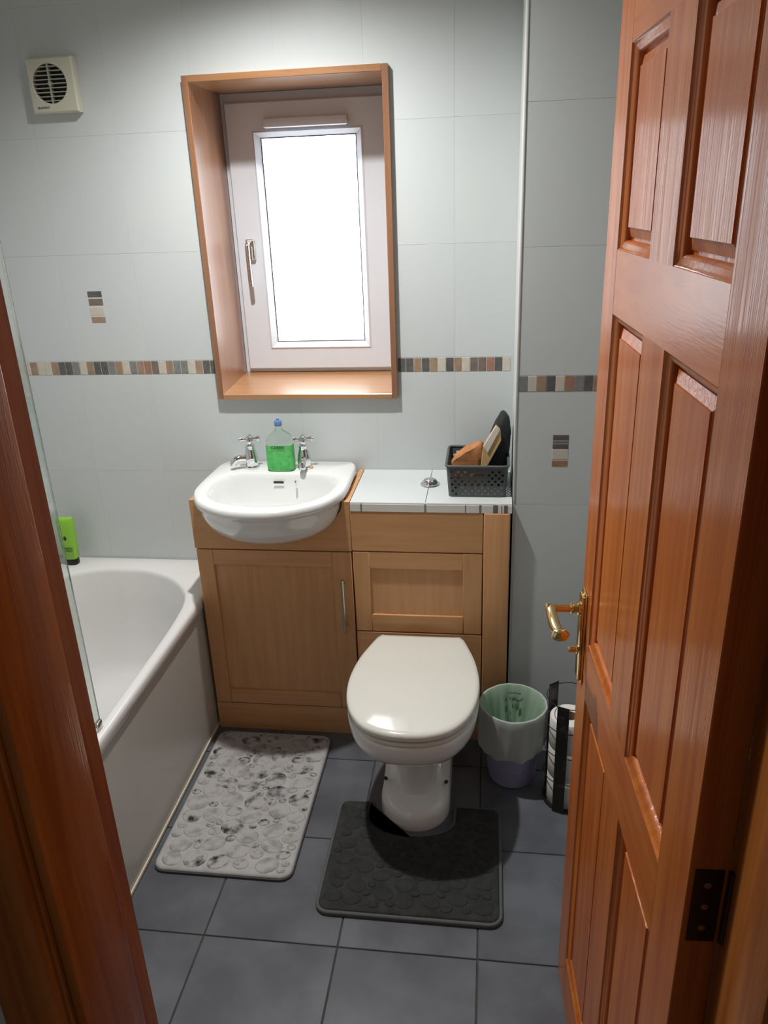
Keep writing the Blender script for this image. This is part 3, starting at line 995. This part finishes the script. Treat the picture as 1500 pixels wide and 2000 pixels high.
bm = pillow([(-.063, .842), (-.068, .90), (-.066, .945), (-.061, .985), (-.054, 1.010), (-.043, 1.040), (-.029, 1.060), (-.015, 1.058), (-.005, 1.040), (-.0005, 1.005), (-.003, .950), (-.016, .90), (-.020, .842)],
            [-.168, -.165, -.150, -.125, -.100, -.080, -.072], [.6, .86, .98, 1.0, .97, .85, .5], .004, 45)
for v in bm.verts:
    v.co.x = min(v.co.x, .0035 if v.co.z > .945 else -.0165)
    v.co.z = max(v.co.z, .8395)
    if v.co.z < .945: v.co.y = max(v.co.y, -.168)
tag(to_obj('cloth_bag', bm, 'black_cloth', smooth=60), 'tall black cloth bag stuffed upright in the grey basket', 'bag')

# ================================================================== TOILET
TX = -.262
tl = thing('toilet', 'white toilet with closed lid backing onto the beech cabinet', 'toilet', (TX, -.52, 0))
half = [(0, -.346), (.105, -.346), (.127, -.350), (.150, -.412), (.168, -.475), (.179, -.545), (.181, -.61), (.172, -.68), (.150, -.742), (.111, -.792), (.058, -.818), (0, -.825)]
# straight back edge with tight corners: repeat points near the corner
hp2 = []
for p in half:
    hp2.append(p)
seat = [(p.x, p.y) for p in spline([(x, y, 0) for x, y in mirror_outline(hp2)], 6)]
tc_ = (0, -.59)
angs = [2 * PI * i / 96 for i in range(96)]
SR = ring_by_angle(seat, tc_, angs)


def ts(s, z, sb=None, c=tc_, dz=0.0):
    sb = s if sb is None else sb
    return [(TX + c[0] + (x - c[0]) * s, c[1] + (y - c[1]) * (s if y < c[1] else sb), z) for x, y in SR]


bm = bm_new()
loft(bm, [ts(.972, .4000), ts(.999, .4025), ts(1.003, .411), ts(.997, .4165), ts(.98, .4205), ts(.93, .4225), ts(.6, .4245), ts(.2, .425)])
part(tl, 'lid', bm, 'lid', 50)
bm = bm_new()
loft(bm, [ts(.955, .3815), ts(.985, .3825), ts(.992, .387), ts(.986, .3935), ts(.955, .3955)])
part(tl, 'seat', bm, 'lid', 50)


def tring(hw, yb, yf, z, e=2.4, n=96):
    """rounded ring: half width hw, back yb, front yf"""
    c = (yb + yf) / 2
    hl = (yb - yf) / 2
    out = []
    for a in angs:
        ca, sa = math.cos(a), math.sin(a)
        out.append((TX + hw * math.copysign(abs(ca) ** (2 / e), ca), c + hl * math.copysign(abs(sa) ** (2 / e), sa), z))
    return out


bm = bm_new()
loft(bm, [tring(.062, -.35, -.642, .006, 2.8), tring(.062, -.35, -.636, .10, 2.8), tring(.061, -.35, -.634, .19, 2.8), tring(.066, -.345, -.642, .225, 2.6), tring(.084, -.34, -.672, .252, 2.4), tring(.112, -.335, -.722, .275, 2.3),
          ts(.82, .293, .84), ts(.915, .310, .91), ts(.965, .328, .955), ts(.988, .345, .975), ts(.996, .362, .985), ts(.994, .3715, .985), ts(.982, .3785, .975), ts(.95, .3805, .95), ts(.88, .381, .88)])
part(tl, 'bowl', bm, 'ceramic', 60)


def foot(hw, yf, z, yb=-.322):
    pts = []
    r = hw
    for i in range(25):
        a = PI * i / 24
        pts.append((TX + hw * math.cos(a), yf + r - r * math.sin(a), z))
    return [(TX + hw, yb, z)] + pts + [(TX - hw, yb, z)]


bm = bm_new()
loft(bm, [foot(.100, -.709, .0004), foot(.101, -.710, .010), foot(.1005, -.706, .035), foot(.0995, -.699, .048), foot(.097, -.686, .056), foot(.0965, -.664, .062), foot(.0975, -.63, .070), foot(.0985, -.59, .082),
          foot(.0985, -.545, .105), foot(.0985, -.50, .145), foot(.098, -.47, .19), foot(.095, -.45, .235), foot(.085, -.44, .255)])
part(tl, 'pedestal_foot', bm, 'ceramic', 60)
for s in (-1, 1):
    bm = bm_new()
    lathe(bm, [(.0052, -.004), (.0052, .003), (.003, .004)], (0, 0, 0), 12)
    bmesh.ops.rotate(bm, cent=(0, 0, 0), matrix=Matrix.Rotation(math.radians(20), 3, 'X') @ Matrix.Rotation(s * math.radians(28), 3, 'Y'), verts=bm.verts[:])
    bmesh.ops.translate(bm, vec=(TX + s * .0885, -.592, .0815), verts=bm.verts[:])
    part(tl, 'fixing_hole', bm, 'black')
for s in (-1, 1):
    part(tl, 'hinge', tube(bm_new(), [(TX + s * .055, -.338, .402), (TX + s * .095, -.338, .402)], .009, 12), 'lid')

# ================================================================== BIN, LINER, ROLLS
bn = thing('waste_bin', 'small lilac plastic waste bin beside the toilet', 'bin', (.018, -.447, 0))
bm = bm_new()
lathe(bm, [(.060, .0005), (.066, .003), (.0675, .01), (.094, .250), (.0965, .254), (.0965, .258), (.092, .258), (.0905, .25), (.064, .012), (.02, .010)], (.018, -.447, 0), 40)
part(bn, 'bucket', bm, 'lilac')
for k in range(3):
    r = .0685 + .026 * (.03 + k * .012) / .24
    bm = bm_new()
    part(bn, 'base_ridge', tube(bm, [(.018 + r * math.cos(2 * PI * i / 40), -.447 + r * math.sin(2 * PI * i / 40), .03 + k * .012) for i in range(40)], .0009, 5, closed=True), 'lilac')

ln = thing('bin_liner', 'thin pale green plastic bag folded over the lilac bin rim', 'bin liner', (.018, -.447, .13))
NA = 72


def lr(r, z, amp, ph, zamp=0.0, sq=1.0):
    out = []
    for i in range(NA):
        a = 2 * PI * i / NA
        rr = r + amp * (math.sin(4 * a + ph) + .8 * math.sin(9 * a + 2 * ph) + .8 * math.sin(17 * a - ph))
        zz = z + zamp * (math.sin(2 * a + 2.2) + .8 * max(0, math.sin(3 * a + .4)) ** 2 + .12 * math.sin(11 * a + 1.2))
        out.append((.018 + rr * math.cos(a), -.447 + rr * math.sin(a), zz))
    return out


bm = bm_new()
loft(bm, [lr(.1000, .130, .0030, .4, .011), lr(.1018, .152, .0026, .8, .006), lr(.1010, .19, .0018, 1.2, .003), lr(.1005, .235, .0012, 1.5), lr(.1005, .258, .0008, 1.7), lr(.0985, .2635, .0006, 1.8), lr(.0930, .2635, .0006, 1.9)], False, False)
part(ln, 'outer_fold', bm, 'liner', 60)
bm = bm_new()
loft(bm, [lr(.0930, .2635, .0006, 1.9), lr(.0885, .255, .0012, 2.0), lr(.082, .225, .0026, 2.3), lr(.074, .18, .004, 2.7), lr(.064, .12, .005, 3.0), lr(.052, .06, .004, 3.3), lr(.03, .03, .003, 3.5)], False, True)
part(ln, 'inner_bag', bm, 'liner_in', 60)


# printed marks on the inside far wall of the bag
def bagpt(dx, z):
    r = .0885 - (.255 - z) * .20 - .007
    a = PI / 2 - dx / r
    return Vector((.018 + r * math.cos(a), -.447 + r * math.sin(a), z))


def stroke(pts, wd):
    tube(bmk, [bagpt(*p) for p in pts], wd, 5)


bmk = bm_new()
xx = -.012
for k in range(7):     # a line of handwriting-like print
    z0 = .240
    stroke([(xx, z0), (xx + .002, z0 + .008 * (1 if k in (1, 3, 6) else .6)), (xx + .003, z0), (xx + .0055, z0 + .003)], .0009)
    xx += .0055
for dx, z, s in ((-.020, .222, 1), (-.006, .225, .7), (.004, .223, .8), (-.018, .197, .9), (-.017, .187, .9)):
    stroke([(dx - .0025, z - .005 * s), (dx, z + .005 * s), (dx + .0025, z - .005 * s)], .0014)
for r_ in range(5):
    stroke([(.011, .210 - r_ * .0042), (.022, .210 - r_ * .0042)], .0012)
part(ln, 'printed_marks', bmk, 'ink_green')

rk = thing('roll_holder', 'dark metal toilet roll holder of flat bars and wire hoops behind the door', 'toilet roll holder', (.172, -.535, 0))
rc = (.172, -.535)
RR = .0685
for ang in (-112, 128, 8):
    a = math.radians(ang)
    d = Vector((math.cos(a), math.sin(a), 0))
    tn = Vector((-d.y, d.x, 0))
    bm = bm_new()
    o = Vector((rc[0], rc[1], 0)) + d * RR
    pr = [o + d * s * .0015 + tn * q for s, q in ((-1, -.0165), (1, -.0165), (1, .0165), (-1, .0165))]
    loft(bm, [[p + Vector((0, 0, z)) for p in pr] for z in (.0008, .362)])
    part(rk, 'flat_bar', bm, 'black_metal', 0)
for z in (.012, .10, .19, .275, .357):
    part(rk, 'hoop', tube(bm_new(), [(rc[0] + (RR - .003) * math.cos(2 * PI * i / 40), rc[1] + (RR - .003) * math.sin(2 * PI * i / 40), z) for i in range(40)], .0014, 6, closed=True), 'black_metal')
bm = bm_new()
lathe(bm, [(RR - .004, .0008), (RR - .004, .003)], (rc[0], rc[1], 0), 36)
part(rk, 'base_disc', bm, 'black_metal')
names = ['lowest white toilet roll in the dark metal holder', 'middle white toilet roll in the dark metal holder', 'topmost white toilet roll in the dark metal holder']
for k in range(3):
    z0 = .0035 + k * .0965
    r = thing('toilet_roll', names[k], 'toilet roll', (rc[0], rc[1], z0), group='toilet rolls in the holder')
    part(r, 'paper', lathe(bm_new(), [(.021, .001), (.052, .0), (.0545, .003), (.0545, .093), (.052, .096), (.021, .095), (.021, .001)], (0, 0, 0), 36, False, False), 'paper', local=True)
    part(r, 'cardboard_core', lathe(bm_new(), [(.0205, .001), (.0205, .095), (.0195, .095), (.0195, .001), (.0205, .001)], (0, 0, 0), 28, False, False), 'tube', local=True)


# ================================================================== MATS
def rrect(x0, x1, y0, y1, r, n=8):
    out = []
    for cx_, cy_, a0 in ((x1 - r, y1 - r, 0), (x0 + r, y1 - r, PI / 2), (x0 + r, y0 + r, PI), (x1 - r, y0 + r, 3 * PI / 2)):
        for i in range(n + 1):
            a = a0 + PI / 2 * i / n
            out.append((cx_ + r * math.cos(a), cy_ + r * math.sin(a)))
    return out


def inset(poly, d):
    n = len(poly)
    out = []
    for i in range(n):
        p0, p1, p2 = Vector(poly[i - 1]), Vector(poly[i]), Vector(poly[(i + 1) % n])
        t = (p2 - p0)
        if t.length < 1e-9:
            out.append(tuple(p1)); continue
        t.normalize()
        nn = Vector((-t.y, t.x))
        out.append(tuple(p1 + nn * d))
    return out


def pack(inside, n, rmin, rmax, tries, seed, xr, yr):
    g = random.Random(seed)
    out = []
    for k in range(tries):
        r = rmax - (rmax - rmin) * min(1, k / tries * 1.3)
        x, y = g.uniform(*xr), g.uniform(*yr)
        if not inside(x, y, r): continue
        if all((x - a) ** 2 + ((y - b) * 1.18) ** 2 > ((r + c) * .95) ** 2 for a, b, c in out):
            out.append((x, y, r))
            if len(out) >= n: break
    return out


def pebble_mesh(name, material, h):
    bm = bm_new()
    n = 14
    rings = []
    for rr, zz in ((1.0, 0.0), (.97, .35), (.86, .68), (.62, .92), (.3, 1.0)):
        rings.append([(rr * math.cos(2 * PI * i / n), rr * math.sin(2 * PI * i / n), zz * h) for i in range(n)])
    loft(bm, rings, False, True)
    me = bpy.data.meshes.new(name)
    bmesh.ops.recalc_face_normals(bm, faces=bm.faces[:])
    bm.to_mesh(me)
    bm.free()
    me.polygons.foreach_set('use_smooth', [True] * len(me.polygons))
    me.materials.append(M[material])
    return me


MX0, MX1, MY0, MY1 = -.951, -.5635, -.916, -.325
pm = thing('pebble_bath_mat', 'pale grey bath mat with a marbled pebble pattern beside the bath', 'bath mat', ((MX0 + MX1) / 2, (MY0 + MY1) / 2, .0003))
ol = rrect(MX0, MX1, MY0, MY1, .035)
bm = bm_new()
loft(bm, [[(x, y, z) for x, y in inset(ol, d)] for d, z in ((.001, .0004), (0, .002), (0, .007), (.003, .0085))], True, True)
part(pm, 'edging', bm, 'mat_edge')
bm = bm_new()
loft(bm, [[(x, y, z) for x, y in inset(ol, d)] for d, z in ((.003, .0086), (.003, .011), (.008, .0145), (.014, .0155))], False, True)
part(pm, 'pile', bm, 'mat_light', 60)
pmesh = [pebble_mesh('pebble', 'pebble', .0035), pebble_mesh('pebble', 'pebble_b', .0035)]
g = random.Random(3)
ins = lambda x, y, r: MX0 + .012 + r * .8 < x < MX1 - .012 - r * .8 and MY0 + .012 + r * .7 < y < MY1 - .012 - r * .7
for x, y, r in pack(ins, 170, .012, .034, 26000, 11, (MX0, MX1), (MY0, MY1)):
    o = bpy.data.objects.new('pebble', pmesh[0 if g.random() < .55 else 1])
    COL.objects.link(o)
    o.parent = pm
    o.location = Vector((x, y, .0152)) - pm.location
    asp = g.uniform(.72, .95)
    o.scale = (r * .99, r * .99 * asp, 1)
    o.rotation_euler = (0, 0, g.uniform(-.5, .5))

tm = thing('toilet_mat', 'charcoal plush contour mat fitted round the toilet foot', 'toilet mat', (-.248, -.81, .0003))
QX0, QX1, QY0, QY1 = -.4855, -.0145, -1.006, -.612
ca, cb, cyb = -.378, -.150, -.725
ol = []
for cx_, cy_, r, a0, a1 in ((QX1 - .03, QY1 - .03, .03, 0, PI / 2),):
    ol += [(cx_ + r * math.cos(a0 + (a1 - a0) * i / 6), cy_ + r * math.sin(a0 + (a1 - a0) * i / 6)) for i in range(7)]
rr = (cb - ca) / 2
ol += [(cb + .012, QY1), (cb + .003, QY1 - .004), (cb, QY1 - .014)]
for i in range(0, 17):
    a = -PI * i / 16
    ol.append(((ca + cb) / 2 + rr * math.cos(a), cyb + rr * .55 * math.sin(a) + .055))
ol += [(ca, QY1 - .014), (ca - .003, QY1 - .004), (ca - .012, QY1)]
for cx_, cy_, r, a0 in ((QX0 + .03, QY1 - .03, .03, PI / 2), (QX0 + .035, QY0 + .035, .035, PI), (QX1 - .035, QY0 + .035, .035, 3 * PI / 2)):
    ol += [(cx_ + r * math.cos(a0 + PI / 2 * i / 6), cy_ + r * math.sin(a0 + PI / 2 * i / 6)) for i in range(7)]


def tri_cap(bm):
    bmesh.ops.triangulate(bm, faces=[f for f in bm.faces if len(f.verts) > 4])
    return bm


bm = bm_new()
loft(bm, [[(x, y, z) for x, y in inset(ol, d)] for d, z in ((.001, .0004), (0, .003), (0, .010), (.002, .0125), (.006, .0135), (.008, .0125))], True, True)
part(tm, 'piping', tri_cap(bm), 'plush_edge', 60)
bm = bm_new()
loft(bm, [[(x, y, z) for x, y in inset(ol, d)] for d, z in ((.008, .0126), (.009, .0150), (.014, .0165))], False, True)
part(tm, 'pile', tri_cap(bm), 'plush', 60)
tmesh = pebble_mesh('embossed_pebble', 'plush_b', .003)


def inq(x, y, r):
    if not (QX0 + .016 + r < x < QX1 - .016 - r and QY0 + .016 + r < y < QY1 - .014 - r): return False
    if y > cyb + .055 - r:
        return x < ca - .008 - r or x > cb + .008 + r
    return math.hypot(x - (ca + cb) / 2, (y - cyb - .055) / .6) > rr + r * 1.6 + .012


for x, y, r in pack(inq, 120, .012, .027, 16000, 5, (QX0, QX1), (QY0, QY1)):
    o = bpy.data.objects.new('embossed_pebble', tmesh)
    COL.objects.link(o)
    o.parent = tm
    o.location = Vector((x, y, .0162)) - tm.location
    o.scale = (r * .97, r * .97 * g.uniform(.7, .92), 1)
    o.rotation_euler = (0, 0, g.uniform(-.5, .5))
